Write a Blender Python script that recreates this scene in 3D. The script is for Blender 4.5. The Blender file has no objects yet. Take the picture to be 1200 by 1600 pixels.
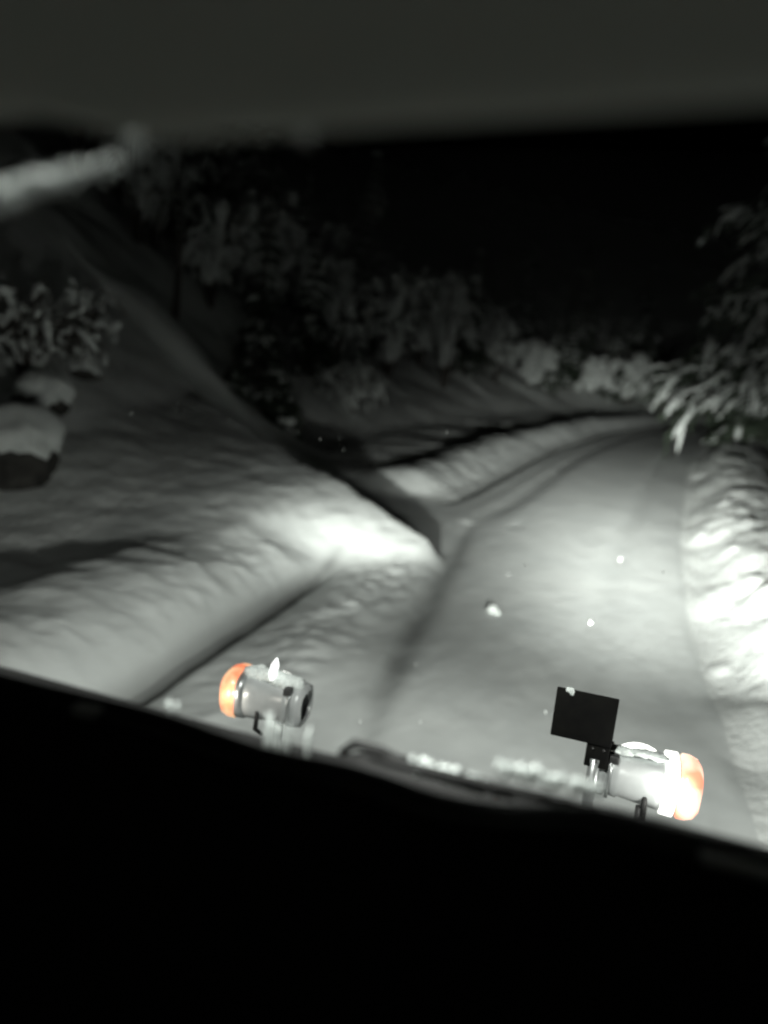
import bpy, math, random
import numpy as np
from mathutils import Vector, Matrix, noise
rad = math.radians
scene = bpy.context.scene

# ------------------------------------------------------------------ camera
CAM_H = 2.6
cam_data = bpy.data.cameras.new("Camera")
cam = bpy.data.objects.new("Camera", cam_data)
scene.collection.objects.link(cam)
yaw, pitch, roll = rad(16.3), rad(12.0), rad(5.5)
fwd = Vector((-math.sin(yaw)*math.cos(pitch), math.cos(yaw)*math.cos(pitch), -math.sin(pitch)))
rt = Vector((math.cos(yaw), math.sin(yaw), 0)); up = rt.cross(fwd)
R_ = rt*math.cos(roll) + up*math.sin(roll); U_ = -rt*math.sin(roll) + up*math.cos(roll)
m = Matrix.Identity(4)
for i in range(3):
    m[i][0] = R_[i]; m[i][1] = U_[i]; m[i][2] = -fwd[i]
m[2][3] = CAM_H
cam.matrix_world = m
cam_data.sensor_fit = 'VERTICAL'; cam_data.sensor_height = 36.0; cam_data.lens = 27.0
cam_data.clip_start = 0.03; cam_data.clip_end = 2000
cam_data.dof.use_dof = True; cam_data.dof.focus_distance = 2.3; cam_data.dof.aperture_fstop = .95
scene.camera = cam
scene.render.resolution_x = 768; scene.render.resolution_y = 1024

# ------------------------------------------------------------------ night sky, exposure
world = bpy.data.worlds.new("World"); scene.world = world; world.use_nodes = True
wn = world.node_tree.nodes; wl = world.node_tree.links
bg = wn["Background"]
sky = wn.new("ShaderNodeTexSky"); sky.sky_type = 'NISHITA'; sky.sun_disc = False
sky.sun_elevation = rad(-8); sky.sun_rotation = rad(200)
wl.new(sky.outputs[0], bg.inputs[0]); bg.inputs[1].default_value = 0.02
scene.view_settings.view_transform = 'Standard'; scene.view_settings.look = 'None'
scene.view_settings.exposure = 0; scene.view_settings.gamma = 1
scene.cycles.use_denoising = True
scene.cycles.max_bounces = 8; scene.cycles.transparent_max_bounces = 16
scene.cycles.sample_clamp_indirect = 4.0

# light strengths of the truck's two raised head lamps (lit in the photograph)
# each entry: peak, azimuth, elevation, azimuth width, elevation width (degrees; azimuth + to the right)
LAMP = 100.0
RIGHT_PATTERN = [(430, .3, -3.7, 11, 4.6), (58, 1, -9.5, 14, 5), (38, 17, -5.0, 14, 5.5), (60, -2, 1.4, 5, 2.4), (4.5, 15, 6, 8, 8), (.7, 10, 5, 30, 10), (1.9, 0, -18, 90, 16)]
LEFT_PATTERN = [(42, -15, -6.8, 12, 4.4), (3.6, -24, -8, 26, 6), (1.9, -60, 14, 24, 17), (1.5, 0, -17, 90, 16)]
ROOF_PATTERN = [(2.6, 0, -38, 60, 17), (2.2, 0, -76, 300, 40)]
SPILL = 2.6

# ------------------------------------------------------------------ helpers
def link(o): scene.collection.objects.link(o); return o
def tag(o, label=None, cat=None, group=None, kind=None):
    if label: o["label"] = label
    if cat: o["category"] = cat
    if group: o["group"] = group
    if kind: o["kind"] = kind
    return o
def empty(name, loc, label, cat, group=None):
    o = link(bpy.data.objects.new(name, None)); o.location = loc; o.empty_display_size = .1
    return tag(o, label, cat, group)
def copy_tree(o, parent=None):
    c = o.copy(); link(c); c.parent = parent
    for ch in list(o.children): copy_tree(ch, c)
    return c

class MB:
    def __init__(s): s.v = []; s.f = []; s.n = 0
    def add(s, v, f):
        v = np.asarray(v, float); s.v.append(v)
        s.f += [tuple(i + s.n for i in q) for q in f]; s.n += len(v); return s
    def build(s, name, mat, parent=None, smooth=True, bevel=0, loc=None):
        me = bpy.data.meshes.new(name)
        V = np.vstack(s.v)
        me.from_pydata(V.tolist(), [], s.f); me.update()
        if smooth: me.polygons.foreach_set("use_smooth", [True]*len(me.polygons))
        o = link(bpy.data.objects.new(name, me)); me.materials.append(mat)
        if parent: o.parent = parent
        if loc is not None: o.location = loc
        if bevel:
            b = o.modifiers.new("b", 'BEVEL'); b.width = bevel; b.segments = 3; b.limit_method = 'ANGLE'
        return o
    def box(s, c, d, rot=None):
        c = np.array(c, float); d = np.array(d, float)/2
        v = np.array([[x, y, z] for x in (-1, 1) for y in (-1, 1) for z in (-1, 1)])*d
        if rot is not None: v = v @ np.array(rot).T
        return s.add(v + c, [(0,1,3,2),(4,6,7,5),(0,4,5,1),(2,3,7,6),(0,2,6,4),(1,5,7,3)])
    def tube(s, pts, radii, seg=12, cap=True):
        pts = [np.array(p, float) for p in pts]
        if not hasattr(radii, '__len__'): radii = [radii]*len(pts)
        V = []; ref = None
        for i, p in enumerate(pts):
            a = pts[max(i-1, 0)]; b = pts[min(i+1, len(pts)-1)]
            t = b - a; t = t/(np.linalg.norm(t)+1e-9)
            if ref is None: ref = np.array([0, 0, 1.]) if abs(t[2]) < .9 else np.array([1., 0, 0])
            n1 = np.cross(t, ref); n1 /= np.linalg.norm(n1)+1e-9; n2 = np.cross(n1, t); ref = n2
            for k in range(seg):
                an = 2*math.pi*k/seg
                V.append(p + radii[i]*(math.cos(an)*n1 + math.sin(an)*n2))
        F = []
        for i in range(len(pts)-1):
            for k in range(seg):
                a = i*seg+k; b = i*seg+(k+1) % seg
                F.append((a, b, b+seg, a+seg))
        if cap: F.append(tuple(range(seg))[::-1]); F.append(tuple(range((len(pts)-1)*seg, len(pts)*seg)))
        return s.add(V, F)

def icosphere(sub):
    t = (1+5**.5)/2
    v = [(-1,t,0),(1,t,0),(-1,-t,0),(1,-t,0),(0,-1,t),(0,1,t),(0,-1,-t),(0,1,-t),(t,0,-1),(t,0,1),(-t,0,-1),(-t,0,1)]
    v = [np.array(a, float)/np.linalg.norm(a) for a in v]
    f = [(0,11,5),(0,5,1),(0,1,7),(0,7,10),(0,10,11),(1,5,9),(5,11,4),(11,10,2),(10,7,6),(7,1,8),(3,9,4),(3,4,2),(3,2,6),(3,6,8),(3,8,9),(4,9,5),(2,4,11),(6,2,10),(8,6,7),(9,8,1)]
    for _ in range(sub):
        cache = {}; nf = []
        def mid(a, b):
            k = (min(a, b), max(a, b))
            if k not in cache:
                p = v[a]+v[b]; v.append(p/np.linalg.norm(p)); cache[k] = len(v)-1
            return cache[k]
        for a, b, c in f:
            x, y, z = mid(a, b), mid(b, c), mid(c, a)
            nf += [(a,x,z),(b,y,x),(c,z,y),(x,y,z)]
        f = nf
    return np.array(v), f
ICO = {k: icosphere(k) for k in (1, 2, 3)}

def hash3(ix, iy, iz, seed):
    h = (ix*374761393 + iy*668265263 + iz*2147483647 + seed*974634777) & 0x7fffffff
    h = ((h ^ (h >> 13))*1274126177) & 0x7fffffff
    h = h ^ (h >> 16)
    return (h & 0xffff)/65535.0
def vnoise(x, y, z=0.0, seed=0):
    x = np.asarray(x, float); y = np.asarray(y, float); z = np.asarray(z, float)+np.zeros_like(x)
    xi = np.floor(x).astype(np.int64); yi = np.floor(y).astype(np.int64); zi = np.floor(z).astype(np.int64)
    fx = x-xi; fy = y-yi; fz = z-zi
    fx = fx*fx*(3-2*fx); fy = fy*fy*(3-2*fy); fz = fz*fz*(3-2*fz)
    r = 0
    for a in (0, 1):
        for b in (0, 1):
            for c in (0, 1):
                w = (fx if a else 1-fx)*(fy if b else 1-fy)*(fz if c else 1-fz)
                r = r + w*hash3(xi+a, yi+b, zi+c, seed)
    return r*2-1
def fbm(x, y, z=0.0, seed=0, oct=3):
    r = 0; a = 1; t = 0
    for o in range(oct):
        r = r + a*vnoise(np.asarray(x)*2**o, np.asarray(y)*2**o, np.asarray(z)*2**o, seed+o*17); t += a; a *= .5
    return r/t
def ss(a, b, x):
    t = np.clip((x-a)/(b-a), 0, 1); return t*t*(3-2*t)
def smax(a, b, k=.15):
    h = np.clip(.5+.5*(a-b)/k, 0, 1); return b*(1-h)+a*h+k*h*(1-h)

# ------------------------------------------------------------------ materials
def mat(name, col, rough=.5, metal=0, spec=.5):
    m = bpy.data.materials.new(name); m.use_nodes = True
    b = m.node_tree.nodes["Principled BSDF"]
    b.inputs["Base Color"].default_value = (*col, 1); b.inputs["Roughness"].default_value = rough
    b.inputs["Metallic"].default_value = metal; b.inputs["Specular IOR Level"].default_value = spec
    return m, m.node_tree, b
def noisy(name, c1, c2, scale, rough=.5, metal=0, bump=.2, bscale=None, spec=.5, dist=.01):
    m, nt, b = mat(name, c1, rough, metal, spec)
    tc = nt.nodes.new("ShaderNodeTexCoord")
    n = nt.nodes.new("ShaderNodeTexNoise"); n.inputs["Scale"].default_value = scale; n.inputs["Detail"].default_value = 6
    nt.links.new(tc.outputs["Object"], n.inputs["Vector"])
    r = nt.nodes.new("ShaderNodeValToRGB"); r.color_ramp.elements[0].color = (*c1, 1); r.color_ramp.elements[1].color = (*c2, 1)
    r.color_ramp.elements[0].position = .35; r.color_ramp.elements[1].position = .65
    nt.links.new(n.outputs["Fac"], r.inputs[0]); nt.links.new(r.outputs[0], b.inputs["Base Color"])
    n2 = nt.nodes.new("ShaderNodeTexNoise"); n2.inputs["Scale"].default_value = bscale or scale*3; n2.inputs["Detail"].default_value = 5
    nt.links.new(tc.outputs["Object"], n2.inputs["Vector"])
    bp = nt.nodes.new("ShaderNodeBump"); bp.inputs["Strength"].default_value = bump; bp.inputs["Distance"].default_value = dist
    nt.links.new(n2.outputs["Fac"], bp.inputs["Height"]); nt.links.new(bp.outputs[0], b.inputs["Normal"])
    return m
M = {}
M['snow'] = noisy('snow', (.80, .83, .81), (.74, .77, .755), 1.7, rough=.75, bump=.6, bscale=11, spec=.2, dist=.05)
M['road_snow'] = noisy('packed_snow', (.70, .73, .715), (.62, .65, .64), .9, rough=.6, bump=.3, bscale=5, spec=.3, dist=.02)
# darker tone along the bank foot and in the wheel ruts
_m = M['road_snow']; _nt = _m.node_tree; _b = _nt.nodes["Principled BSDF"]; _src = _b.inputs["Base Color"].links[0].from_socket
_at = _nt.nodes.new("ShaderNodeAttribute"); _at.attribute_name = 'bare'  # per-vertex amount of the darker road tone
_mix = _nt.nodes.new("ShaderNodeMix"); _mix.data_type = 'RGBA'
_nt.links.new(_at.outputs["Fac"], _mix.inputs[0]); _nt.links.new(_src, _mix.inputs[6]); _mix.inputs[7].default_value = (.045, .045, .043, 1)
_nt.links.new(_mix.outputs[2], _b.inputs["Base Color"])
M['tree_snow'] = noisy('snow_on_branches', (.78, .81, .79), (.66, .70, .68), 6, rough=.8, bump=.4, bscale=20, spec=.2)
M['needles'] = noisy('spruce_needles', (.018, .028, .018), (.035, .05, .03), 8, rough=.8)
M['rock'] = noisy('dark_rock', (.03, .03, .028), (.07, .068, .062), 5, rough=.85, bump=.8, bscale=9, spec=.2, dist=.03)
M['bark'] = noisy('bark', (.045, .04, .035), (.09, .08, .07), 12, rough=.9, bump=.6)
M['black'] = noisy('black_plastic', (.012, .012, .012), (.016, .016, .016), 40, rough=.7, bump=.15, spec=.2, dist=.002)
M['trim'] = noisy('grey_trim', (.055, .055, .055), (.07, .07, .07), 60, rough=.4, bump=.1, spec=.5, dist=.002)
M['glint_trim'] = noisy('pale_glint_trim', (.75, .75, .74), (.6, .6, .6), 60, rough=.35, metal=.3, bump=.1, dist=.002)  # pale copy of the trim, stands for glints along the dashboard
M['dash_trim'] = noisy('black_trim', (.02, .02, .02), (.03, .03, .03), 60, rough=.5, bump=.1, spec=.4, dist=.002)
M['rubber'] = noisy('rubber', (.01, .01, .01), (.015, .015, .015), 50, rough=.6, spec=.3)
M['fabric'] = noisy('headliner_fabric', (.84, .87, .79), (.64, .67, .60), 420, rough=.95, bump=.5, bscale=600, spec=.1, dist=.001)
M['seal'] = noisy('black_seal', (.012, .012, .012), (.02, .02, .02), 60, rough=.6, spec=.2)
M['board'] = noisy('black_board', (.003, .003, .003), (.006, .006, .005), 20, rough=.8, spec=.15)
M['steel'] = noisy('galvanised_steel', (.50, .52, .52), (.36, .38, .38), 14, rough=.34, metal=.6, bump=.08)
M['painted'] = noisy('grey_lamp_paint', (.50, .52, .52), (.40, .42, .42), 10, rough=.35, metal=.15, bump=.05)
M['dark_metal'] = noisy('dark_metal', (.05, .05, .05), (.09, .09, .09), 14, rough=.5, metal=.4)
M['ice'] = noisy('frost', (.80, .85, .83), (.68, .73, .71), 60, rough=.5, bump=.5, bscale=120, spec=.5, dist=.003)

def glow(name, c1, c2, strength, scale):
    m, nt, b = mat(name, c1, .25)
    tc = nt.nodes.new("ShaderNodeTexCoord")
    n = nt.nodes.new("ShaderNodeTexNoise"); n.inputs["Scale"].default_value = scale; n.inputs["Detail"].default_value = 1.5
    nt.links.new(tc.outputs["Object"], n.inputs["Vector"])
    r = nt.nodes.new("ShaderNodeValToRGB"); r.color_ramp.elements[0].color = (*c1, 1); r.color_ramp.elements[1].color = (*c2, 1)
    r.color_ramp.elements[0].position = .38; r.color_ramp.elements[1].position = .62
    nt.links.new(n.outputs["Fac"], r.inputs[0]); nt.links.new(r.outputs[0], b.inputs["Emission Color"])
    b.inputs["Emission Strength"].default_value = strength
    return m
M['orange'] = glow('orange_indicator_lens', (.92, .24, .12), (1.0, .66, .38), .95, 14)
M['orange_hot'] = glow('bright_indicator_lens', (1.0, .30, .18), (1.0, .85, .68), 1.5, 9)
M['lens'] = glow('lit_lamp_lens', (1, .97, .92), (1, 1, .97), 2.2, 8)
M['pale_glow'] = glow('spike_glow', (1, 1, .98), (1, 1, 1), 1.5, 5)  # emission that makes the ice spike shine, though it is no lamp

g = bpy.data.materials.new('glass'); g.use_nodes = True; nt = g.node_tree; nt.nodes.clear()
out = nt.nodes.new("ShaderNodeOutputMaterial"); tr = nt.nodes.new("ShaderNodeBsdfTransparent"); gl = nt.nodes.new("ShaderNodeBsdfGlossy")
gl.inputs["Roughness"].default_value = .02; tr.inputs[0].default_value = (.97, .985, .975, 1)
mx = nt.nodes.new("ShaderNodeMixShader"); lw = nt.nodes.new("ShaderNodeLayerWeight"); fr = nt.nodes.new("ShaderNodeMath"); fr.operation = 'POWER'; fr.inputs[1].default_value = 4
fr2 = nt.nodes.new("ShaderNodeMath"); fr2.operation = 'MULTIPLY_ADD'; fr2.inputs[1].default_value = .4; fr2.inputs[2].default_value = .02
nt.links.new(lw.outputs["Facing"], fr.inputs[0]); nt.links.new(fr.outputs[0], fr2.inputs[0]); nt.links.new(fr2.outputs[0], mx.inputs[0]); nt.links.new(tr.outputs[0], mx.inputs[1]); nt.links.new(gl.outputs[0], mx.inputs[2]); nt.links.new(mx.outputs[0], out.inputs[0])
M['glass'] = g

# ------------------------------------------------------------------ terrain
YL = [-10, 7.8, 10.4, 12, 13.4, 14.3, 20, 25, 34, 45, 55, 66, 80, 110, 160]
XL = [-3.1, -3.1, -3.0, -2.9, -2.8, -2.65, -2.25, -1.8, -.4, 2.6, 6.6, 13, 24, 50, 95]
YR = [-10, 5.9, 8, 12.8, 19.9, 25, 33.5, 45, 55, 66, 80, 110, 160]
XR = [1.15, 1.1, 1.0, 1.2, 1.75, 2.2, 3.4, 6.5, 10.6, 17, 28, 54, 99]
def smooth_interp(ys, xs):
    g = np.linspace(-10, 160, 1701); v = np.interp(g, ys, xs)
    k = np.exp(-np.linspace(-2, 2, 31)**2); k /= k.sum()
    v = np.convolve(np.pad(v, 15, mode='edge'), k, 'valid')
    return lambda y: np.interp(y, g, v)
xl = smooth_interp(YL, XL); xr = smooth_interp(YR, XR)
SPUR = np.array([(-1.98, 9.3, .10), (-2.15, 9.32, .30), (-2.6, 9.45, .46), (-3.2, 9.7, .62), (-4.2, 10.2, .86), (-5.4, 10.9, 1.12), (-7, 11.7, 1.6), (-9, 12.6, 2.7), (-14, 14.5, 6)], float)
def soft(pts, k):
    g = np.linspace(-20, 2, 1101); o = np.argsort(SPUR_X); v = np.interp(g, SPUR_X[o], np.array(pts)[o])
    q = np.exp(-np.linspace(-2, 2, k)**2); q /= q.sum(); v = np.convolve(np.pad(v, k//2, mode='edge'), q, 'valid')
    return lambda x: np.interp(x, g, v)
SPUR = np.vstack([[(2, 9.2, -2.5), (-1.5, 9.25, -.55), (-1.82, 9.28, -.12)], SPUR]); SPUR_X = SPUR[:, 0]
RY = soft(SPUR[:, 1], 31); RZ = soft(SPUR[:, 2], 13)
rng = np.random.RandomState(5)
LUMPS = []
for i in range(300):
    y = 3 + 30*rng.rand()**1.5; u = .15 + 2.6*rng.rand()**.8
    LUMPS.append((u, y, .16+.30*rng.rand()**2, .03+.10*rng.rand(), rng.rand()*3.14, 1+.5*rng.rand()))
LUMPS += [(.16, 7.2, .10, .06, .3, 1.5), (.35, 6.5, .14, .07, .8, 1.5), (.55, 6.0, .10, .07, 2, 1.4), (.75, 7.1, .2, .07, .5, 1.6), (.24, 5.7, .09, .04, 1, 1.2), (.9, 6.3, .16, .08, 1.2, 1.3)]
LUMPS = np.array(LUMPS)
def height(x, y):
    x = np.asarray(x, float); y = np.asarray(y, float)
    L = xl(y); R = xr(y); uL = L-x; uR = x-R
    # --- road
    z = .007*fbm(x*1.3, y*.4, seed=3) + (.004+.006*ss(9, 6, y))*fbm(x*6, y*2.6, seed=4)
    inroad = (uL < .1) & (uR < .1)
    rut = lambda c, w, d: -d*np.exp(-((x-c)/w)**2)
    z = z + rut(-1.35-.10*(y-4.5)*(y < 12), .10, .05)*ss(13, 11, y)*ss(3, 4, y)
    z = z + rut(L+.95, .22, .04)*ss(11, 14, y) + rut(L+.45, .18, .02)*ss(12, 15, y) + rut(R-.9, .2, .03)
    wr = np.exp(-((x+2.35)/.42)**2)*ss(9.6, 8.6, y)
    z = z + wr*(.06 + .07*np.maximum(0, fbm(x*3.2, y*2.0, seed=8)) + .03*fbm(x*9, y*7, seed=9))
    z = z - .20*np.exp(-((uL+.07)/.12)**2)*ss(8.6, 7.4, y)
    z = z - .05*np.exp(-((uL+.05)/.12)**2)*ss(13, 14, y)
    # --- left bank
    n1 = fbm(x*.6, y*.6, seed=11); n2 = fbm(x*2.2, y*2.2, seed=12)
    chunk = fbm(uL*2, y*6.5, seed=13, oct=2)
    near = ss(9, 7.5, y)
    bank_n = (.64+.05*n1+.11*fbm(y*.9, x*.3, seed=18))*(1-.30*ss(5.4, 7.4, y))*(1-np.exp(-np.maximum(uL, 0)/(.36+.02*chunk))) + (.012*chunk+.03*np.maximum(0, fbm(uL*8, y*9, seed=16, oct=4)))*ss(.0, .15, uL)*ss(1.1, .5, uL)
    bank_n = bank_n - .30*ss(1.0, 1.9, uL)*ss(4.2, 2.8, uL)*ss(7.2, 5.6, y)
    bank_f = (.42+.08*n1)*ss(-.05, 1.0+.1*chunk, uL) - .16*ss(1.1, 2.0, uL) + .02*fbm(uL*7, y*7, seed=17)
    cut = ss(10.2, 10.8, y)*ss(14.2, 13.2, y)      # turn-off between the two banks
    bank = bank_n*near + bank_f*(1-near)*(1-cut*ss(14, 9, uL)) * ss(9.3, 10.0, y)
    sl = .72 - .36*ss(14, 40, y)
    hstart = 2.9 + 3.2*cut + 1.4*ss(14, 18, y)
    hh = np.maximum(0, uL-hstart)
    hill = sl*(np.sqrt(hh*hh+.6)-.775)*(1 + .07*n1) + .0
    hill = hill + (.16*fbm(x*.28+y*.25, y*.10-x*.1, seed=21) + .10*fbm((x*.35+y*.9)*.8, (x*.2-y*.1), seed=22, oct=2))*ss(.5, 4, hh)*2.2
    hill = np.minimum(hill, 30 + 0*hill)
    left = bank + hill*ss(0, 1, uL) + (.03*n2+.015*fbm(x*6, y*6, seed=14))*ss(0, .3, uL)
    z = np.where(uL > -.02, z*ss(.1, 0, uL)+left, z)
    # --- spur that reaches the road
    ry = RY(x); rz = RZ(x); d = ry-y
    wd = .38 + 1.25*np.clip(-(x+2.0)/1.6, 0, 1); w_ = ss(-3.0, -4.0, x)
    fr_ = (1-w_)*(rz - .95*np.maximum(rz, 0)*ss(0, 1, d/(wd*1.9)) - .12*d) + w_*(rz - .13*d - .03*np.maximum(0, d-2)**2)
    bk_ = rz - .95*np.maximum(rz, 0)*ss(0, 1, -d/(.5+.32*np.maximum(rz, 0))) + .3*d
    best = np.where(d > 0, fr_, bk_)
    best = best + (.05*fbm(x*1.6, y*1.6, seed=31) + .02*fbm(x*5, y*5, seed=32))*ss(0, .3, best)
    far = (x > -16) & (y > 3) & (y < 18)
    z = np.where(far, smax(best, z, .16), z)
    # --- right bank
    r = (.42+.12*ss(14, 6, y))*ss(0, 1.0, uR)*(1+.2*n1) - .95*ss(1.5, 4.0, uR) - .16*np.clip(uR-4, 0, 60)
    r = r - .05*ss(-.1, .2, uR)
    lum = np.zeros_like(z); sel = (uR > -.3) & (uR < 3.6) & (y < 36)
    xs, ys = uR[sel], y[sel]; acc = np.zeros(xs.shape)
    for (u, yy, s, h, an, el) in LUMPS:
        k = (np.abs(ys-yy) < 2.6) & (np.abs(xs-u) < 1.3)
        if not k.any(): continue
        du = xs[k]-u; dv = (ys[k]-yy)/(1.5+yy*.12); c, q = math.cos(an), math.sin(an)
        a = (du*c+dv*q)/(s*el); b2 = (-du*q+dv*c)/s; d2 = np.sqrt(a*a+b2*b2)
        acc[k] = np.maximum(acc[k], h*(.8+.7*(yy < 9))*np.exp(-d2*d2*1.2))
    acc = acc + .05*np.maximum(0, fbm(xs*3.1, ys*1.3, seed=61))*ss(.1, .5, xs)
    lum[sel] = acc
    z = np.where(uR > -.05, z*ss(.3, 0, uR) + r + (.04*fbm(x*2.2, y*1.0, seed=12) + .02*np.maximum(0, fbm(x*8, y*4, seed=15, oct=4)))*ss(0, .4, uR)*ss(60, 20, uR), z) + lum
    return z

ys = [1.0]
while ys[-1] < 150: ys.append(ys[-1] + max(.045, .0068*(ys[-1]-1)) )
ys = np.array([-8, -4, -1] + ys)
ul = [0]
while ul[-1] < 75: ul.append(ul[-1] + (.035 if ul[-1] < 1.2 else .035+.028*(ul[-1]-1.2)))
ur = [0]
while ur[-1] < 60: ur.append(ur[-1] + (.04 if ur[-1] < 3 else .04+.07*(ur[-1]-3)))
ul = np.array(ul); ur = np.array(ur); nroad = 96
cols = []
for y in ys:
    L, R = float(xl(y)), float(xr(y))
    cols.append(np.concatenate([(L-ul)[::-1], L+(R-L)*np.linspace(0, 1, nroad)[1:-1], R+ur]))
GX = np.array(cols); GY = np.repeat(ys[:, None], GX.shape[1], 1); GZ = height(GX, GY)
ny, nx = GX.shape
P = np.stack([GX, GY, GZ], -1)
du = np.gradient(P, axis=1); dv = np.gradient(P, axis=0)
N = np.cross(du, dv); N /= np.linalg.norm(N, axis=-1, keepdims=True)
iL = len(ul); iR = iL + nroad - 3
iB = int(np.searchsorted(-(-ul[::-1]), 0))  # unused
kbank = iL - int(np.searchsorted(ul, 2.0))
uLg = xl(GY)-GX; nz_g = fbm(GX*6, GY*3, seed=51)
ROAD_DARK = 1.0*np.exp(-((uLg+.05+.03*nz_g)/.085)**2)*ss(8.9, 7.6, GY)*ss(2, 3, GY)*(.85+.5*nz_g)  # how dark the road gets at the bank foot and in the ruts
ROAD_DARK = ROAD_DARK + .55*np.exp(-((uLg+.06)/.20)**2)*ss(13.2, 14.5, GY)*ss(60, 45, GY)
ROAD_DARK = ROAD_DARK + .2*np.exp(-((uLg+.95)/.30)**2)*ss(12, 15, GY)*(1+nz_g)
ROAD_DARK = ROAD_DARK + .50*np.exp(-((GX+1.40+.07*(GY-4.5))/.17)**2)*ss(12, 9, GY)*ss(4, 6, GY)*(1+.45*nz_g)
ROAD_DARK = np.clip(ROAD_DARK, 0, 1)
def sheet(name, c0, c1, material, bare=None):
    sub = P[:, c0:c1+1].reshape(-1, 3); nn = N[:, c0:c1+1].reshape(-1, 3); w = c1-c0+1
    idx = np.arange(ny*w).reshape(ny, w)
    q = np.stack([idx[:-1, :-1], idx[:-1, 1:], idx[1:, 1:], idx[1:, :-1]], -1).reshape(-1, 4)
    me = bpy.data.meshes.new(name)
    me.from_pydata(sub.tolist(), [], q.tolist()); me.update()
    me.polygons.foreach_set("use_smooth", [True]*len(me.polygons))
    me.normals_split_custom_set_from_vertices(nn.tolist())
    if bare is not None:
        at_ = me.attributes.new("bare", 'FLOAT', 'POINT'); at_.data.foreach_set("value", bare[:, c0:c1+1].reshape(-1).astype(np.float32))
    me.materials.append(material); o = link(bpy.data.objects.new(name, me)); o["kind"] = "structure"
    return o
sheet('hillside', 0, kbank, M['snow'])
sheet('snow_bank', kbank, iL-1, M['road_snow'], ROAD_DARK)
sheet('road', iL-1, iR+1, M['road_snow'], ROAD_DARK)
sheet('ground', iR+1, nx-1, M['snow'])
def zat(x, y): return float(height(np.array([x]), np.array([y]))[0])

# ------------------------------------------------------------------ trees
def pad(mb, c, axis, ln, wd, th, rg, sub=1, droop=0.):
    """one lumpy cushion of snow lying along a twig"""
    v, f = ICO[sub]
    ax = np.array(axis, float); ax /= np.linalg.norm(ax)+1e-9
    side = np.cross(ax, [0, 0, 1.]); side /= np.linalg.norm(side)+1e-9; upv = np.cross(side, ax)
    j = 1 + .32*(rg.rand(len(v), 1)-.5)
    q = v*j
    P_ = q[:, :1]*ln*ax + q[:, 1:2]*wd*side + q[:, 2:3]*th*upv
    P_[:, 2] -= droop*(q[:, 0]**2)*ln*(q[:, 0] > 0)
    mb.add(P_+np.array(c), f)
def two(a, b, name, m1, m2, root):
    n = len(a.f); a.add(np.vstack(b.v), b.f)
    o = a.build(name, m1, root); o.data.materials.append(m2)
    k = len(a.f); o.data.polygons.foreach_set("material_index", [0]*n+[1]*(k-n)); return o
def blades(mb, p, d, ln, n, rg, size):
    """small drooping needle sprays along a twig"""
    p = np.array(p); d = np.array(d, float)
    for i in range(n):
        t = rg.rand(); o = p + d*ln*t
        a = rg.rand()*6.283; r = size*(.6+.8*rg.rand())
        e = np.array([math.cos(a)*r, math.sin(a)*r, -r*(.3+1.1*rg.rand())]) + d*r*.6
        w = np.cross(e, rg.rand(3)-.5); w *= size*.28/(np.linalg.norm(w)+1e-9)
        mb.add([o-w, o+w, o+e+w*.4, o+e-w*.4], [(0, 1, 2, 3)])
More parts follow.
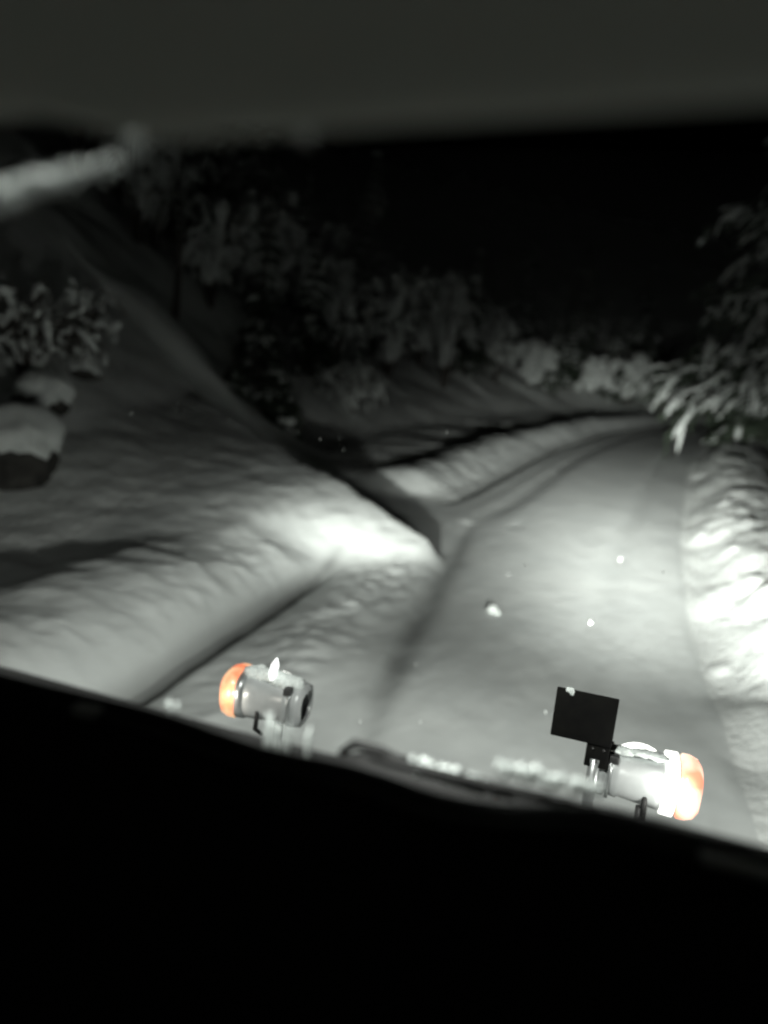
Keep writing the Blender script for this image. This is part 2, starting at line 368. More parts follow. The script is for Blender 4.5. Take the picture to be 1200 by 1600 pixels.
def conifer(label, cat_group, loc, h, rad_, seed, bare=.12, dens=1.0, snowy=1.0, lean=(0, 0), sub=1, name='snowy_spruce', step=.055, size=1.0):
    rg = np.random.RandomState(seed)
    root = empty(name, loc, label, 'tree', cat_group)
    tr_, cr, sn = MB(), MB(), MB()
    pts = []; rr = []
    for i in range(9):
        t = i/8; pts.append((lean[0]*t*h+.02*h*math.sin(t*5+seed)*.5, lean[1]*t*h, t*h-.3)); rr.append(.022*h*(1-t)**.8*1.0+.012)
    tr_.tube(pts, rr, 10)
    ph = rg.rand(3)*6.28
    def patch(p): return .55+.6*math.sin(p[0]*2.1/rad_*1.5+ph[0]+p[2]*.9)*math.sin(p[2]*2.3+ph[1]+p[1]*1.7/rad_) + .35*math.sin(p[2]*5+ph[2])
    t = bare
    while t < .985:
        q = min(7.999, t*8); i = int(q); c = np.array(pts[i])*(1-(q-i)) + np.array(pts[i+1])*(q-i)
        R = rad_*(1-t)**.75*(.45+.75*rg.rand())*(.6+.4*ss(bare, bare+.12, t))
        nb = int((5+rg.randint(0, 4))*dens)
        a0 = rg.rand()*6.28
        for b in range(nb):
            a = a0+6.283*b/nb+rg.rand()*.7; Lb = R*(.55+.6*rg.rand())
            d = np.array([math.cos(a), math.sin(a), 0])
            dr = .25+.45*rg.rand()
            prev = c.copy(); n = 4
            bp = [prev.copy()]
            for k in range(1, n+1):
                s = k/n
                bp.append(c + d*Lb*s + np.array([rg.randn()*.03*Lb, rg.randn()*.03*Lb, .10*Lb*s-dr*Lb*s*s]))
            tr_.tube(bp, [.012*Lb+.006, .009*Lb+.005, .007*Lb+.004, .004*Lb+.003, .002], 4, cap=False)
            for k in range(n):
                p0, p1 = bp[k], bp[k+1]; sd = p1-p0; sl_ = np.linalg.norm(sd); sdn = sd/(sl_+1e-9)
                blades(cr, p0, sdn, sl_, int(9*dens), rg, .16*Lb**.5*size)
                # side twigs
                for sgn in (-1, 1):
                    if rg.rand() < .8:
                        sv = np.cross(sdn, [0, 0, 1.])*sgn; e = sdn*.55+sv*.8+np.array([0, 0, -.35-.4*rg.rand()]); e /= np.linalg.norm(e)
                        tl = Lb*(.38-.22*k/n)*(.6+.7*rg.rand())
                        blades(cr, p0+sd*rg.rand(), e, tl, int(7*dens), rg, .14*Lb**.5*size)
                        if rg.rand() < .55*snowy*patch(cc0 := p0+sd*.5):
                            cc = p0+sd*.5+e*tl*.55
                            pad(sn, cc+[0, 0, .03], e, tl*(.3+.28*rg.rand()), .055*Lb**.5*size*(.6+rg.rand()), .04*Lb**.5*size*(.6+rg.rand()), rg, sub, .5)
                if k > 0 and rg.rand() < .8*snowy*patch(p0):
                    for _ in range(3 if h > 10 else 1):
                        w_ = Lb**.5*size*(.45+rg.rand())
                        pad(sn, p0+sd*(.15+.8*rg.rand())+np.array([rg.randn()*.08*w_, rg.randn()*.08*w_, .035]), sd+rg.randn(3)*.15*sl_, sl_*(.16+.25*rg.rand())*(1 if h > 10 else 2), .085*w_, .05*w_, rg, 1, .35)
        t += step*(.75+.5*rg.rand())
    tr_.build('trunk', M['bark'], root); two(cr, sn, 'crown', M['needles'], M['tree_snow'], root)
    return root

def snowy_bush(label, loc, h, spread, seed, n=16, big=1.0, group=None, name='snow_laden_bush', droop=1.0):
    """bent broadleaf stems weighed down by thick cushions of snow"""
    rg = np.random.RandomState(seed)
    root = empty(name, loc, label, 'bush', group)
    st, sn, tw = MB(), MB(), MB()
    for i in range(n):
        a = rg.rand()*6.283; s = spread*(.3+.8*rg.rand()); hh = h*(.45+.6*rg.rand())
        d = np.array([math.cos(a), math.sin(a), 0]); pts = []
        for k in range(7):
            t = k/6; pts.append(d*s*t**1.3 + np.array([0, 0, -.2+hh*math.sin(t*(1.7+.5*droop))/1.0*(1 if t < .8 else 1)]) + rg.randn(3)*.04*s)
        st.tube(pts, [.035*h/2*(1-t*.8)*.6+.006 for t in np.linspace(0, 1, 7)], 6)
        for k in range(2, 7):
            p0 = pts[k-1]; p1 = pts[k] if k < 7 else pts[-1]; sd = p1-p0
            if rg.rand() < (.8 if big > 1.2 else .3):
                w = big*(.07+.10*rg.rand())*h**.5
                pad(sn, (p0+p1)/2+[0, 0, w*.5], sd+rg.randn(3)*.02, np.linalg.norm(sd)*.62, w, w*(.6+.5*rg.rand()), rg, 2, .3)
            for _ in range(4):
                e = sd/(np.linalg.norm(sd)+1e-9)+rg.randn(3)*.7; e[2] -= .4*droop; e /= np.linalg.norm(e); tl = .3*s*(.5+rg.rand())
                tw.tube([p1, p1+e*tl*.5+[0, 0, .02], p1+e*tl-[0, 0, .1*tl]], [.008, .006, .003], 4, cap=False)
                if rg.rand() < (.7 if big > 1.2 else .30):
                    w = big*(.035+.05*rg.rand())*h**.5
                    pad(sn, p1+e*tl*.6+[0, 0, w*.3], e, min(tl*.5, 2.2*w), w, w*.8, rg, 1, .3)
    st.build('stem', M['bark'], root); two(tw, sn, 'crown', M['bark'], M['tree_snow'], root)
    return root

def at(x, y, dz=0): return (x, y, zat(x, y)+dz)
exec_trees = True
G_MID = 'snowy trees on the dark left hillside'; G_FAR = 'snow-laden trees beyond the far bend'; G_R = 'spruces beyond the right snow bank'
# right-hand side
conifer('tall snow-covered spruce with drooping white boughs behind the right snow bank', G_R, at(4.9, 24.5), 17, 4.4, 3, bare=.13, dens=2.2, sub=1, step=.02, snowy=1.7, size=.5)
conifer('dark thin-trunked spruce cut by the right frame edge, nearest behind the right snow bank', G_R, at(3.95, 20.0), 12, 1.3, 8, bare=.3, dens=.9, step=.05, snowy=.5)
conifer('smaller spruce with low white boughs beside the road bend, left of the tall one', G_R, at(5.4, 34), 8, 2.3, 12, bare=.02, dens=1, step=.05)

# left, near the road: bushes bent under snow
def boulder(label, loc, r, seed, squash=.95):
    rg = np.random.RandomState(seed); root = empty('snowy_boulder', loc, label, 'boulder', 'boulders on the left slope')
    v, f = ICO[3]; d = fbm(v[:, 0]*1.3+seed, v[:, 1]*1.3, v[:, 2]*1.3, seed=seed, oct=4)
    rv = v*(r*(1+.55*d))[:, None]*[1, 1, squash]
    a = MB(); a.add(rv, f); a.build('rock', M['rock'], root)
    cap = v*(r*(1.0+.5*d + .30*ss(.0, .75, v[:, 2]+.2*d) - .30*ss(.30, .0, v[:, 2]+1.1*d)))[:, None]*[1.02, 1.02, squash]
    a = MB(); a.add(cap, f); a.build('snow_cover', M['tree_snow'], root); return root
boulder('big dark boulder with a thick round snow cap, lowest at the left picture edge', at(-6.75, 7.2, .12), .55, 71)
boulder('smaller snow-capped boulder behind the big one on the left slope', at(-7.5, 8.6, .05), .36, 72)
boulder('small round boulder half buried in snow, rightmost of the left slope boulders', at(-7.9, 10.0, .0), .26, 73)
snowy_bush('low dark bush among the boulders on the left slope, snow on its lowest twigs', at(-6.9, 7.4), .7, .5, 22, n=12, big=.4)
snowy_bush('tangled dark bush higher up at the left edge, patches of snow on its twigs', at(-8.0, 8.9), 1.5, 1.1, 23, n=30, big=.35)
snowy_bush('small thin bush on the left slope uphill of the half-buried boulder', at(-8.6, 11.0), 1.0, .6, 24, n=12, big=.6)
# left hillside
TREES = [
 ('slender_tree', 'slender bare-stemmed tree with a small dark top, standing alone on the left hillside', G_MID, -10.7, 16.9, 3.6, .5, 31, dict(bare=.66, dens=.9, step=.06, snowy=.5)),
 ('snowy_spruce', 'young spruce wrapped in a bright snow cloak, lowest on the left hillside', G_MID, -7.2, 15.4, 1.9, .55, 32, dict(bare=.04, dens=1.3, step=.07, snowy=1.5, size=1.6)),
 ('snowy_spruce', 'little rounded snow-covered sapling just left of the bright young spruce', G_MID, -8.0, 15.0, 1.0, .33, 33, dict(bare=.05, dens=1.2, step=.1, snowy=1.5, size=1.6)),
 ('snowy_spruce', 'dark tall spruce rising directly behind the bright snow-cloaked young spruce', G_MID, -8.5, 17.2, 5.2, .8, 34, dict(bare=.1, dens=.9, step=.055, snowy=.35)),
 ('snowy_spruce', 'dim spruce up the slope between the slender tree and the dark tall spruce', G_MID, -12, 20.8, 5, 1.2, 35, dict(bare=.05, step=.06)),
 ('snowy_spruce', 'broad dim spruce high on the slope under the middle of the roof edge', G_MID, -13.6, 26.7, 7, 1.8, 36, dict(bare=.05, step=.055)),
 ('snowy_spruce', 'spruce with a dark hollow at its foot, right of the snow-cloaked young spruce', G_MID, -9.0, 21.4, 4.4, 1.1, 37, dict(bare=.03, step=.06, snowy=1.2)),
 ('snowy_spruce', 'short wide spruce half way between the young spruce and the far bank', G_MID, -7.6, 21.6, 2.5, .9, 38, dict(bare=.03, step=.08, snowy=1.3, size=1.3)),
 ('snowy_spruce', 'grey spruce in the middle of the picture, foot hidden by a fold of the slope', G_MID, -8.8, 28.7, 6, 1.5, 39, dict(bare=.03, step=.055)),
 ('snowy_spruce', 'tall faint spruce behind the grey middle one', G_MID, -11.2, 32.1, 8.5, 1.9, 40, dict(bare=.05, step=.05)),
 ('snowy_spruce', 'faint spruce above the turn-off, right of the middle of the picture', G_MID, -9.2, 34.8, 7, 1.7, 41, dict(bare=.05, step=.055)),
 ('snowy_spruce', 'rightmost dim spruce of the dark left hillside, above the lit far bank', G_MID, -7.6, 37.6, 6.5, 1.7, 42, dict(bare=.05, step=.055)),
 ('snowy_spruce', 'highest faint spruce on the left, touching the roof edge', G_MID, -17.1, 29.4, 8, 2, 43, dict(bare=.05, step=.06)),
 ('snowy_spruce', 'faint spruce high above the slender tree', G_MID, -14.8, 22.0, 6, 1.4, 44, dict(bare=.05, step=.06, snowy=.7)),
 ('snowy_spruce', 'narrow spruce between the dark tall spruce and the broad one behind', G_MID, -12.8, 29.3, 6, 1.2, 45, dict(bare=.05, step=.06)),
]
for nm, lb, gr, x, y, h, r, sd, kw in TREES:
    if sd in (35, 38, 39, 41, 43, 44):
        snowy_bush(lb.replace('spruce', 'brushwood'), at(x, y), h*.6, max(r, .8)*1.1, sd, n=34, big=.7, group=gr, name='snowy_brushwood'); continue
    conifer(lb, gr, at(x, y), h, r, sd, name=nm, **kw)
protos = [snowy_bush('pale frosted thicket at the near edge of the dark wood, above the turn-off', at(-9.8, 25.5), 2.6, 1.1, 81, n=30, big=.6, group=G_MID, name='snowy_brushwood'),
          snowy_bush('leaning frosted thicket high in the dark wood on the left hillside', at(-15.5, 25.0), 3.2, 1.2, 82, n=30, big=.6, group=G_MID, name='snowy_brushwood')]
q_ = random.Random(8)
for k, (x, y) in enumerate([(-11.5, 23.8), (-14.2, 20.2), (-17.5, 24), (-12.5, 33), (-15.5, 33), (-10.5, 37), (-13, 39), (-7.5, 33), (-6.6, 41), (-19, 34), (-18, 39), (-11, 28.5), (-9.4, 41), (-16.5, 20.5)]):
    c_ = copy_tree(protos[k % 2]); c_.location = at(x, y); c_.rotation_euler = (0, 0, q_.random()*6.28); f_ = .9+.8*q_.random(); c_.scale = (f_, f_, f_*(.9+.5*q_.random()))
    c_['label'] = 'one of the faint frosted thickets crowding the dark wood on the left hillside'; c_['group'] = 'faint thickets of the dark wood'
FAR = [(-5.2, 44.0, 3.2, 'leftmost small snowy spruce where the road bends, above the far bank'),
       (-4.3, 46.5, 4.4, 'snowy spruce second from the left beyond the bend'),
       (-3.5, 49.5, 5.0, 'bright snow-laden spruce left of the gap beyond the bend'),
       (-2.0, 50.0, 3.0, 'low snow-laden spruce in the gap beyond the bend'),
       (-.9, 52.5, 5.6, 'tallest pale spruce in the middle of the far stand beyond the bend'),
       (.2, 53.0, 4.2, 'pale spruce just right of the tallest in the far stand'),
       (1.3, 55.0, 4.6, 'snowy spruce in the right half of the far stand'),
       (2.6, 56.5, 4.0, 'rightmost pale spruce of the far stand, before the dark road end'),
       (-7.0, 52.0, 8, 'tall dark spruce behind the left end of the far stand'),
       (-3.6, 58.0, 9, 'tall dark spruce behind the bright snow-laden one beyond the bend'),
       (.8, 62.0, 9, 'tall dark spruce behind the middle of the far stand'),
       (5.0, 63.0, 9, 'tall dark spruce behind the right end of the far stand')]
for i, (x, y, h, lb) in enumerate(FAR):
    if i in (0, 3, 5, 7):
        snowy_bush(lb.replace('snowy spruce', 'snow-laden shrub').replace('spruce', 'shrub'), at(x, y), h*.75, h*.42, 60+i, n=26, big=1.3, group=G_FAR); continue
    conifer(lb, G_FAR, at(x, y), h, h*.24, 60+i, bare=.02, step=.07, snowy=1.3 if h < 6 else .8, size=1.3)

# ------------------------------------------------------------------ the plough truck the picture is taken from
truck = empty('plough_truck', (0, 0, 0), 'dark plough truck around the viewer, with dashboard, windscreen and two raised headlamps', 'truck')
def part(mb, name, m, parent=truck, **k): return mb.build(name, M[m], parent, **k)

# windscreen
WB, WT = (.93, 2.02), (.475, 2.80)      # (y, z) at its foot and at its head
def wy(z): return WB[0] + (WT[0]-WB[0])*(z-WB[1])/(WT[1]-WB[1])
mb = MB(); V = []; F = []
nx_, nz_ = 24, 10
for s in (0, 1):
    for i in range(nx_+1):
        for j in range(nz_+1):
            x = -1.3+2.0*i/nx_; z = 1.98 + .84*j/nz_
            V.append((x, wy(z) + s*.006, z))
S = (nx_+1)*(nz_+1)
for i in range(nx_):
    for j in range(nz_):
        a = i*(nz_+1)+j; b = a+nz_+1
        F.append((a, b, b+1, a+1)); F.append((a+S, a+1+S, b+1+S, b+S))
mb.add(V, F); part(mb, 'windscreen', 'glass')

# roof lining: soft padded panel whose front lip curls up above the glass
mb = MB(); V = []; F = []
xs_ = np.linspace(-1.3, .75, 60)
prof = []
for k in range(10):
    a = math.pi*k/9
    prof.append((.452+.012*math.sin(a), 2.728+.012+ -.012*math.cos(a) if False else 2.7245+.011-.011*math.cos(a)))
prof = [(.44, 2.756)] + prof[::-1]
y_, z_ = .445, 2.7245
for k in range(1, 26):
    y_ = .445 - 1.2*(k/25)**1.3; z_ = 2.7245 + .20*(1-math.exp(-(.445-y_)*1.3))
    prof.append((y_, z_))
for x in xs_:
    lift = .020*ss(-.30, -.40, x)
    sag = -.012*(1-((x+.05)/1.2)**2) + .012
    for (y, z) in prof:
        V.append((x, y, z + lift*ss(.1, .4, y) + .022*max(0, x)*1.0*0 + sag + (.07*(x+.15))*ss(0, .4, y)))
n = len(prof)
for i in range(len(xs_)-1):
    for j in range(n-1):
        a = i*n+j; F.append((a, a+n, a+n+1, a+1))
mb.add(V, F); part(mb, 'roof_lining', 'fabric')
# steel roof above the lining and the rest of the cab shell
mb = MB(); mb.box((-.3, -.15, 3.02), (2.2, 1.3, .04)); mb.box((-.3, .49, 2.90), (2.2, .03, .22)); part(mb, 'roof', 'dark_metal')
mb = MB(); mb.box((-.3, -.82, 2.2), (2.2, .04, 1.7)); part(mb, 'rear_wall', 'black')
mb = MB()
for x, w in ((-1.42, .04), (.82, .04)):
    mb = MB(); mb.add([(x-w/2, y, z) for y, z in ((.65, 1.35), (.65, 2.12), (-.3, 2.12), (-.42, 3.0), (-.8, 3.0), (-.8, 1.35))] + [(x+w/2, y, z) for y, z in ((.65, 1.35), (.65, 2.12), (-.3, 2.12), (-.42, 3.0), (-.8, 3.0), (-.8, 1.35))],
        [(0, 1, 2, 3, 4, 5), (11, 10, 9, 8, 7, 6)] + [(k, k+6, (k+1) % 6+6, (k+1) % 6) for k in range(6)])
    mb.build('door_panel', M['black'], truck, smooth=False)
mb = MB()
for x in (-1.38, .76):
    mb = MB(); mb.tube([(x, .96, 2.0), (x, .72, 2.42), (x, .50, 2.80), (x, .40, 2.96)], .05, 10); part(mb, 'pillar', 'black')
# dark seal strip between lining and glass
mb = MB(); mb.tube([(x, .468, 2.744 + .07*(x+.15) + .020*ss(-.30, -.40, x)) for x in np.linspace(-1.3, .75, 30)], .012, 8); part(mb, 'seal', 'seal')
# visor bracket and soft visor end at the upper left
mb = MB()
mb.tube([(-.56, .43, 2.775), (-.49, .455, 2.757), (-.455, .47, 2.740), (-.40, .475, 2.728), (-.36, .475, 2.725), (-.335, .47, 2.728)], [.03, .02, .011, .006, .005, .004], 10)
vis = part(mb, 'visor_bracket', 'black')
mb = MB(); v, f = ICO[3]; mb.add(v*[.035, .03, .016]+[-.515, .44, 2.742], f); mb.build('visor_knob', M['trim'], vis)

# dashboard: rounded top edge, long trim strip, binnacle
mb = MB(); V = []; F = []
prof = [(.90, 1.95), (.86, 2.085), (.835, 2.113), (.80, 2.121), (.76, 2.116), (.72, 2.10), (.64, 2.06), (.50, 1.99), (.38, 1.93), (.34, 1.86), (.36, 1.6), (.40, 1.3)]
xs_ = np.linspace(-1.4, .8, 90)
def dashdz(x): return -.012 + .004*math.exp(-((x+.55)/.13)**2) - .008*math.exp(-((x+.38)/.10)**2) - .010*math.exp(-((x+.14)/.07)**2) + .024*ss(-.08, .06, x)
for x in xs_:
    dz = dashdz(x)
    for (y, z) in prof: V.append((x, y, z - .010*ss(1.6, 2.0, z) + dz*ss(1.6, 2.0, z)))
n = len(prof)
for i in range(len(xs_)-1):
    for j in range(n-1):
        a = i*n+j; F.append((a, a+1, a+n+1, a+n))
mb.add(V, F); dash = part(mb, 'dashboard', 'black')
mb = MB(); mb.tube([(x, .775, 2.109+dashdz(x)) for x in np.linspace(-.66, .14, 50)], .007, 8); mb.build('defroster_trim', M['dash_trim'], dash)
mb = MB(); mb.tube([(x, .775, 2.110+dashdz(x)) for x in np.linspace(.145, .6, 20)], .008, 8); mb.build('trim_glint', M['glint_trim'], dash)  # right stretch of trim with its highlight put into the colour
mb = MB(); mb.box((-.60, .775, 2.107), (.035, .02, .012)); mb.build('glint_tab', M['glint_trim'], dash, bevel=.003)  # small pale tab for the bright spot at the left of the trim

mb = MB(); V = []; F = []; xs_ = np.linspace(-1.4, .8, 140)
for x in xs_:
    t_ = 1.978 + .026*ss(-.36, -.28, x)*ss(.12, .0, x) + .004*math.sin(x*23)*ss(-.36, -.28, x) + .008*ss(-.5, -1.0, x)
    for (y, z) in ((.965, 1.90), (.97, t_-.02), (.985, t_-.004), (1.01, t_), (1.05, t_-.012), (1.12, t_-.08), (1.14, 1.6)): V.append((x, y, z))
for i in range(len(xs_)-1):
    for j in range(6):
        a = i*7+j; F.append((a, a+1, a+8, a+7))
mb.add(V, F); part(mb, 'cowl', 'black')
# wiper lying along the foot of the windscreen
def gp(x, z, off): return (x, wy(z)+.006+off, z)
mb = MB(); mb.tube([gp(-.31, 2.025, .03), gp(-.29, 2.048, .035), gp(-.25, 2.050, .035), gp(-.20, 2.036, .03), gp(-.06, 2.026, .025)], [.006, .007, .006, .005, .004], 10)
wip = part(mb, 'wiper', 'rubber')
mb = MB(); mb.tube([gp(x, 2.044+.012*math.sin((x+.26)*4) , .014) for x in np.linspace(-.26, .30, 20)], [.004]+[.007]*18+[.003], 8); mb.build('wiper_blade', M['rubber'], wip)

# bracket that carries the raised lamps
mb = MB()
mb.tube([(-1.5, 2.86, .80), (.62, 2.86, .80)], .03, 12)
for x in (-1.23, .30): mb.tube([(x, 2.86, .80), (x, 2.88, .97)], .022, 10)
for x in (-.9, .05): mb.tube([(x, 2.86, .80), (x, 2.2, .7), (x, 1.6, .75)], .03, 10)
part(mb, 'lamp_bar', 'dark_metal')

def lathe_x(mb, prof, cx, cy, cz, seg=28, sy=1, sz=1):
    """profile of (x, radius) revolved about the lamp's long axis"""
    V = []; F = []
    for (x, r) in prof:
        for k in range(seg):
            a = 2*math.pi*k/seg; ca, sa = math.cos(a), math.sin(a)
            e = .72  # squarish section
            V.append((cx+x, cy+sy*r*math.copysign(abs(ca)**e, ca), cz+sz*r*math.copysign(abs(sa)**e, sa)))
    for i in range(len(prof)-1):
        for k in range(seg):
            a = i*seg+k; b = i*seg+(k+1) % seg; F.append((a, b, b+seg, a+seg))
    F.append(tuple(range(seg))); F.append(tuple(range((len(prof)-1)*seg, len(prof)*seg))[::-1])
    mb.add(V, F)
def head_lamp(cx, cz, outer, omat, label):
    """lamp seen from behind: barrel housing, collar, orange indicator wrapping its outer end, lens in front"""
    cy = 2.9; s = outer
    mb = MB(); lathe_x(mb, [(-s*.135, .055), (-s*.13, .085), (-s*.075, .092), (-s*.07, .086), (s*.06, .098), (s*.10, .100), (s*.105, .094)], cx, cy, cz)
    h = part(mb, 'headlamp', 'painted'); tag(h, label)
    mb = MB(); lathe_x(mb, [(-s*.160, .06), (-s*.155, .088), (-s*.125, .094), (-s*.122, .089)], cx, cy, cz); mb.build('end_cap', M['painted'], h)
    mb = MB(); lathe_x(mb, [(-s*.117, .090), (-s*.116, .099), (-s*.104, .100), (-s*.103, .091)], cx, cy, cz)
    mb.build('clamp_band', M['steel'], h)
    mb = MB(); mb.box((cx-s*.10, cy-.07, cz+.085), (.035, .04, .03)); mb.build('hinge', M['dark_metal'], h, bevel=.004)
    mb = MB(); lathe_x(mb, [(s*.106, .095), (s*.108, .106), (s*.138, .108), (s*.140, .098)], cx, cy, cz); mb.build('collar', M['steel'], h)
    mb = MB(); lathe_x(mb, [(s*.141, .099), (s*.150, .112), (s*.175, .112), (s*.205, .102), (s*.222, .080), (s*.228, .045), (s*.229, .01)], cx, cy, cz); mb.build('indicator', M[omat], h)
    mb = MB(); lathe_x(mb, [(-.10, .085), (-.095, .095), (.095, .095), (.10, .085)], cx, cy+.02, cz); 
    mb = MB(); V = []; F = []
    for r in range(5):
        for k in range(24):
            a = 2*math.pi*k/24; rr = .088*(1-r/4.2); V.append((cx+rr*math.cos(a)*1.15, cy+.10+.03*math.sin(r/4*1.5), cz+rr*math.sin(a)))
    for r in range(4):
        for k in range(24):
            F.append((r*24+k, r*24+(k+1) % 24, (r+1)*24+(k+1) % 24, (r+1)*24+k))
    mb.add(V, F); mb.build('front_lens', M['lens'], h)
    mb = MB(); mb.tube([(cx+s*.03, cy-.085, cz-.03), (cx+s*.03, cy-.10, cz-.11), (cx+s*.03, cy-.03, cz-.17)], .011, 8); mb.build('cable', M['rubber'], h)
    return h
hl = head_lamp(-1.275, 1.048, -1, 'orange', 'left raised headlamp, orange indicator at its left end, snow on top')
hr = head_lamp(.270, 1.085, 1, 'orange_hot', 'right raised headlamp, overexposed orange indicator at its right end')
# white position lamp glowing beside the right indicator
mb = MB(); lathe_x(mb, [(.085, .098), (.088, .110), (.132, .112), (.135, .108)], .270, 2.9, 1.085); mb.build('position_lens', M['lens'], hr)
# black marker board on its post
mb = MB(); mb.box((.038, 2.78, 1.33), (.225, .012, .195)); brd = part(mb, 'marker_board', 'board', bevel=.004)
mb = MB(); mb.box((.105, 2.792, 1.19), (.085, .010, .11)); mb.build('board_foot', M['board'], brd, bevel=.003)
mb = MB()
for bx_, bz_ in ((.085, 1.215), (.125, 1.215), (.105, 1.165)):
    mb = MB(); mb.tube([(bx_, 2.784, bz_), (bx_, 2.776, bz_)], .005, 6); mb.build('bolt', M['dark_metal'], brd)
mb = MB(); mb.tube([(.100, 2.80, 1.17), (.100, 2.84, .80)], .022, 14); mb.build('post', M['steel'], brd)

# ---- the lamps' light
def spot(name, loc, target, energy, size, blend, r=.07, col=(.93, 1, .94)):
    ld = bpy.data.lights.new(name, 'SPOT'); ld.energy = energy; ld.spot_size = rad(size); ld.spot_blend = blend
    ld.shadow_soft_size = r; ld.color = col
    o = link(bpy.data.objects.new(name, ld)); o.location = loc
    o.rotation_euler = (Vector(target)-Vector(loc)).to_track_quat('-Z', 'Y').to_euler(); return o
def patterned(name, loc, pattern, k=1.0, col=(1, 1, .955), mask=0.0, back=None):
    ld = bpy.data.lights.new(name, 'POINT'); ld.energy = LAMP*k; ld.shadow_soft_size = .07; ld.color = col
    o = link(bpy.data.objects.new(name, ld)); o.location = loc; o.rotation_euler = (rad(90), 0, 0)   # local -Z looks along +Y
    ld.use_nodes = True; nt = ld.node_tree; em = nt.nodes["Emission"]
    tc = nt.nodes.new("ShaderNodeTexCoord"); sp = nt.nodes.new("ShaderNodeSeparateXYZ"); nt.links.new(tc.outputs["Normal"], sp.inputs[0])
    def mt(op, a, b=None):
        n = nt.nodes.new("ShaderNodeMath"); n.operation = op
        for q_, i_ in ((a, 0), (b, 1)):
            if q_ is None: continue
            if isinstance(q_, (int, float)): n.inputs[i_].default_value = q_
            else: nt.links.new(q_, n.inputs[i_])
        return n.outputs[0]
    fz = mt('MULTIPLY', sp.outputs[2], -1.0)
    az = mt('ARCTAN2', sp.outputs[0], fz); el = mt('ARCSINE', sp.outputs[1]); tot = None
    for (pk, a0, e0, wa, we) in pattern:
        a = mt('DIVIDE', mt('SUBTRACT', az, rad(a0)), rad(wa)); e = mt('DIVIDE', mt('SUBTRACT', el, rad(e0)), rad(we))
        r2 = mt('ADD', mt('MULTIPLY', a, a), mt('MULTIPLY', e, e))
        gg = mt('MULTIPLY', mt('EXPONENT', mt('MULTIPLY', r2, -1.0)), float(pk)); tot = gg if tot is None else mt('ADD', tot, gg)
    keep = mt('GREATER_THAN', fz, mask)
    if back: keep = mt('ADD', keep, mt('MULTIPLY', mt('LESS_THAN', fz, -back), .5))   # rearward light added to reach the frost strip, clear of the dashboard
    tot = mt('MULTIPLY', tot, keep)
    nt.links.new(tot, em.inputs["Strength"])
patterned('right_lamp_light', (.27, 3.12, 1.085), RIGHT_PATTERN)
patterned('left_lamp_light', (-1.275, 3.12, 1.048), LEFT_PATTERN)
# work lamp on the front edge of the cab roof: it lights the backs of the headlamps and the snow on the glass
mb = MB(); lathe_x(mb, [(-.09, .04), (-.085, .06), (.085, .06), (.09, .04)], -.45, .70, 3.12, sy=.6); wl_ = part(mb, 'roof_lamp', 'dark_metal')
mb = MB(); mb.box((-.45, .742, 3.10), (.15, .01, .07)); mb.build('lens', M['lens'], wl_)
mb = MB(); mb.tube([(-.45, .49, 2.98), (-.45, .60, 3.0), (-.45, .68, 3.08)], .012, 8); mb.build('bracket', M['dark_metal'], wl_)
patterned('roof_lamp_light', (-.45, .79, 3.08), ROOF_PATTERN, mask=.10, back=.5)
def pale_glow(name, loc, e, col, r=.02):
    ld = bpy.data.lights.new(name, 'POINT'); ld.energy = e; ld.color = col; ld.shadow_soft_size = r
    o = link(bpy.data.objects.new(name, ld)); o.location = loc
pale_glow('barrel_glow', (.40, 2.73, 1.12), SPILL, (1, .98, .93))  # point light added outside the lens to brighten the right lamp barrel
pale_glow('left_indicator_bulb', (-1.44, 2.74, 1.07), SPILL*.25, (1, .9, .8))

# ------------------------------------------------------------------ snow and ice on the truck
rg = np.random.RandomState(99)
def crust(name, pts, w, h, label, cat, n=40, m_='ice', seed=1, off=.004, group=None, el=1.6, kind=None, taper=0):
    """irregular lumps of frozen snow strung along a path"""
    q = np.random.RandomState(seed); mb = MB(); pts = np.array(pts, float)
    seg = np.linalg.norm(np.diff(pts, axis=0), axis=1); cs = np.concatenate([[0], np.cumsum(seg)]); 
    for i in range(n):
        t = q.rand()*cs[-1]; p = np.array([np.interp(t, cs, pts[:, k]) for k in range(3)])
        v, f = ICO[2]; j = 1+.35*(q.rand(len(v), 1)-.5); s = (.5+.7*q.rand())*(1-taper*t/cs[-1])
        mb.add(v*j*[w*s*(.6+.5*q.rand()), w*s*.6, h*s*el*.6]+p+q.randn(3)*[w*.3, w*.12, h*.28*(1+taper)]*(1-taper*t/cs[-1]), f)
    return tag(mb.build(name, M[m_]), label, cat, group, kind)
crust('snow_clump', [(-1.39, 2.88, 1.150), (-1.30, 2.88, 1.158), (-1.20, 2.88, 1.155), (-1.13, 2.89, 1.14)], .045, .03, 'ragged cap of snow frozen on top of the left raised headlamp', 'snow', n=38, seed=3)
crust('snow_clump', [(.15, 2.87, 1.19), (.30, 2.87, 1.195), (.34, 2.87, 1.19)], .03, .012, 'thin flat strip of snow on top of the right raised headlamp', 'snow', n=40, seed=4)
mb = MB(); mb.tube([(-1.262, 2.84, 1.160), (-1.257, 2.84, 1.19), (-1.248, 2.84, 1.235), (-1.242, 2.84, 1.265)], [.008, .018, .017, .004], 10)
tag(mb.build('ice_spike', M['pale_glow']), 'upright ice spike with its own added white glow, standing on the snow of the left headlamp', 'marker')
crust('snow_crust', [gp(-.205, 2.040, .03), gp(-.08, 2.024, .03)], .0065, .012, 'bright broken crust of snow on the wiper arm at the foot of the windscreen', 'snow', n=40, seed=5)
crust('snow_crust', [gp(-.085, 2.088, .02), gp(-.03, 2.086, .02), gp(.05, 2.088, .02)], .007, .010, 'greyish line of snow on the wiper blade left of the black board', 'snow', n=46, seed=6)
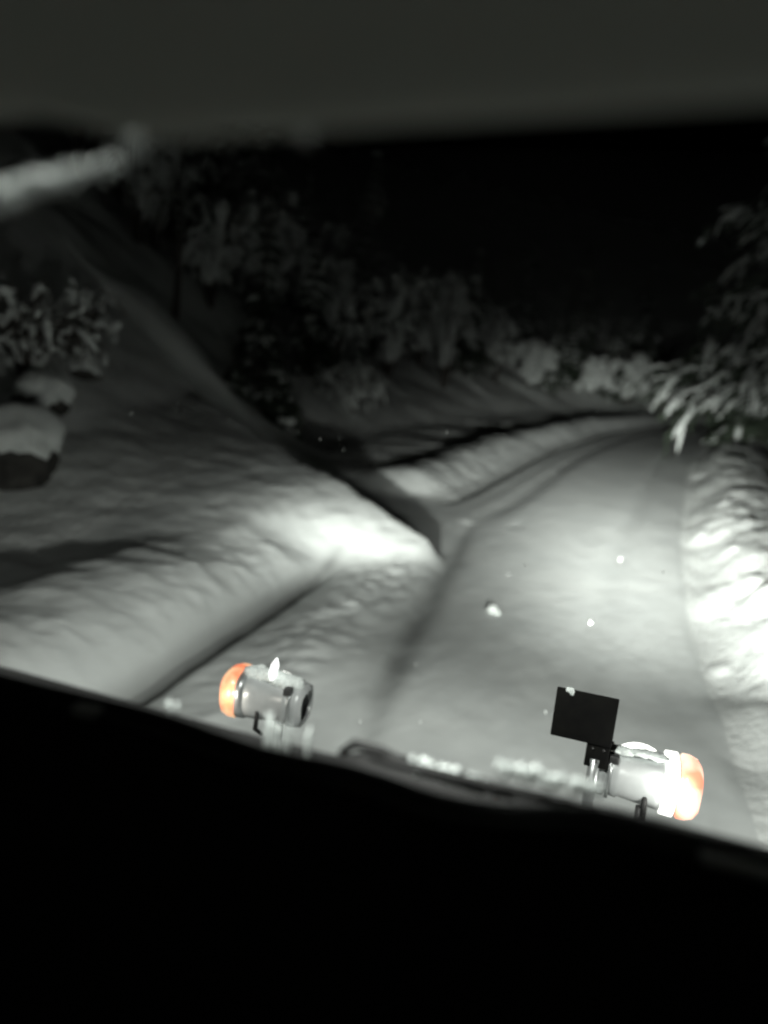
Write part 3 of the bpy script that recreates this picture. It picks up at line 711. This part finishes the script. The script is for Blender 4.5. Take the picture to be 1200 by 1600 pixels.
crust('snow_crust', [gp(-.425, 2.035, .015), gp(-.35, 2.035, .015)], .004, .020, 'small icicle-like drops of ice below the left headlamp on the windscreen foot', 'ice', n=16, seed=7, el=2.4)
crust('frost_strip', [gp(-.70, 2.655, .0), gp(-.50, 2.693, .0), gp(-.44, 2.707, .0), gp(-.385, 2.718, .0)], .006, .016, 'pale frozen snow strip tapering along the top left of the windscreen', 'snow', n=320, seed=8, taper=.75)
crust('frost_patch', [gp(-.372, 2.725, .0), gp(-.365, 2.73, .0)], .005, .010, 'small square patch of frost beside the tip of the frozen strip', 'frost', n=5, seed=9)
crust('ice_drop', [gp(-.232, 2.735, .0), gp(-.228, 2.74, .0)], .004, .012, 'lone ice drop hanging below the roof edge, left of the smaller one', 'ice', n=3, seed=10)
crust('ice_drop', [gp(-.186, 2.752, .0), gp(-.184, 2.756, .0)], .003, .008, 'smaller ice drop on the roof edge, right of the longer one', 'ice', n=2, seed=11)
crust('ice_drop', [gp(-.585, 2.046, .012), gp(-.555, 2.05, .012)], .003, .010, 'row of tiny ice drops low on the windscreen left of the left headlamp', 'ice', n=5, seed=12)

crust('snow_clump', [(-.035, 2.775, 1.425), (-.02, 2.775, 1.428)], .009, .014, 'tiny clump of snow on the top left corner of the black board', 'snow', n=5, seed=14)
# a clod on the road
q = np.random.RandomState(31)
def clod(mb, x, y, r, h):
    v, f = ICO[2]; d = 1+.5*(q.rand(len(v), 1)-.5)
    mb.add(v*d*[r, r*.8, h]+[x, y, zat(x, y)+h*.35], f)
mb = MB(); clod(mb, -.98, 7.75, .05, .06); clod(mb, -.93, 7.72, .04, .04)
tag(mb.build('snow_clod', M['tree_snow']), 'single white clod of snow lying in the middle of the road', 'snow')
# falling snow, seen where the lamps catch it
mb = MB(); q = np.random.RandomState(4)
for i in range(110):
    d = 3.6+11*q.rand()**1.2; a = rad(-38+70*q.rand()); x = math.sin(a)*d; y = math.cos(a)*d+.3; z = .1+2.6*q.rand()
    if z < zat(x, y)+.1: continue
    v, f = ICO[1]; r = .002+.002*q.rand()
    mb.add(v*(1+.5*(q.rand(len(v), 1)-.5))*[r, r, r*2.6]+[x, y, z], f)
tag(mb.build('falling_snow', M['snow']), 'sparse snowflakes falling in the beams of the headlamps', 'snow', kind='stuff')
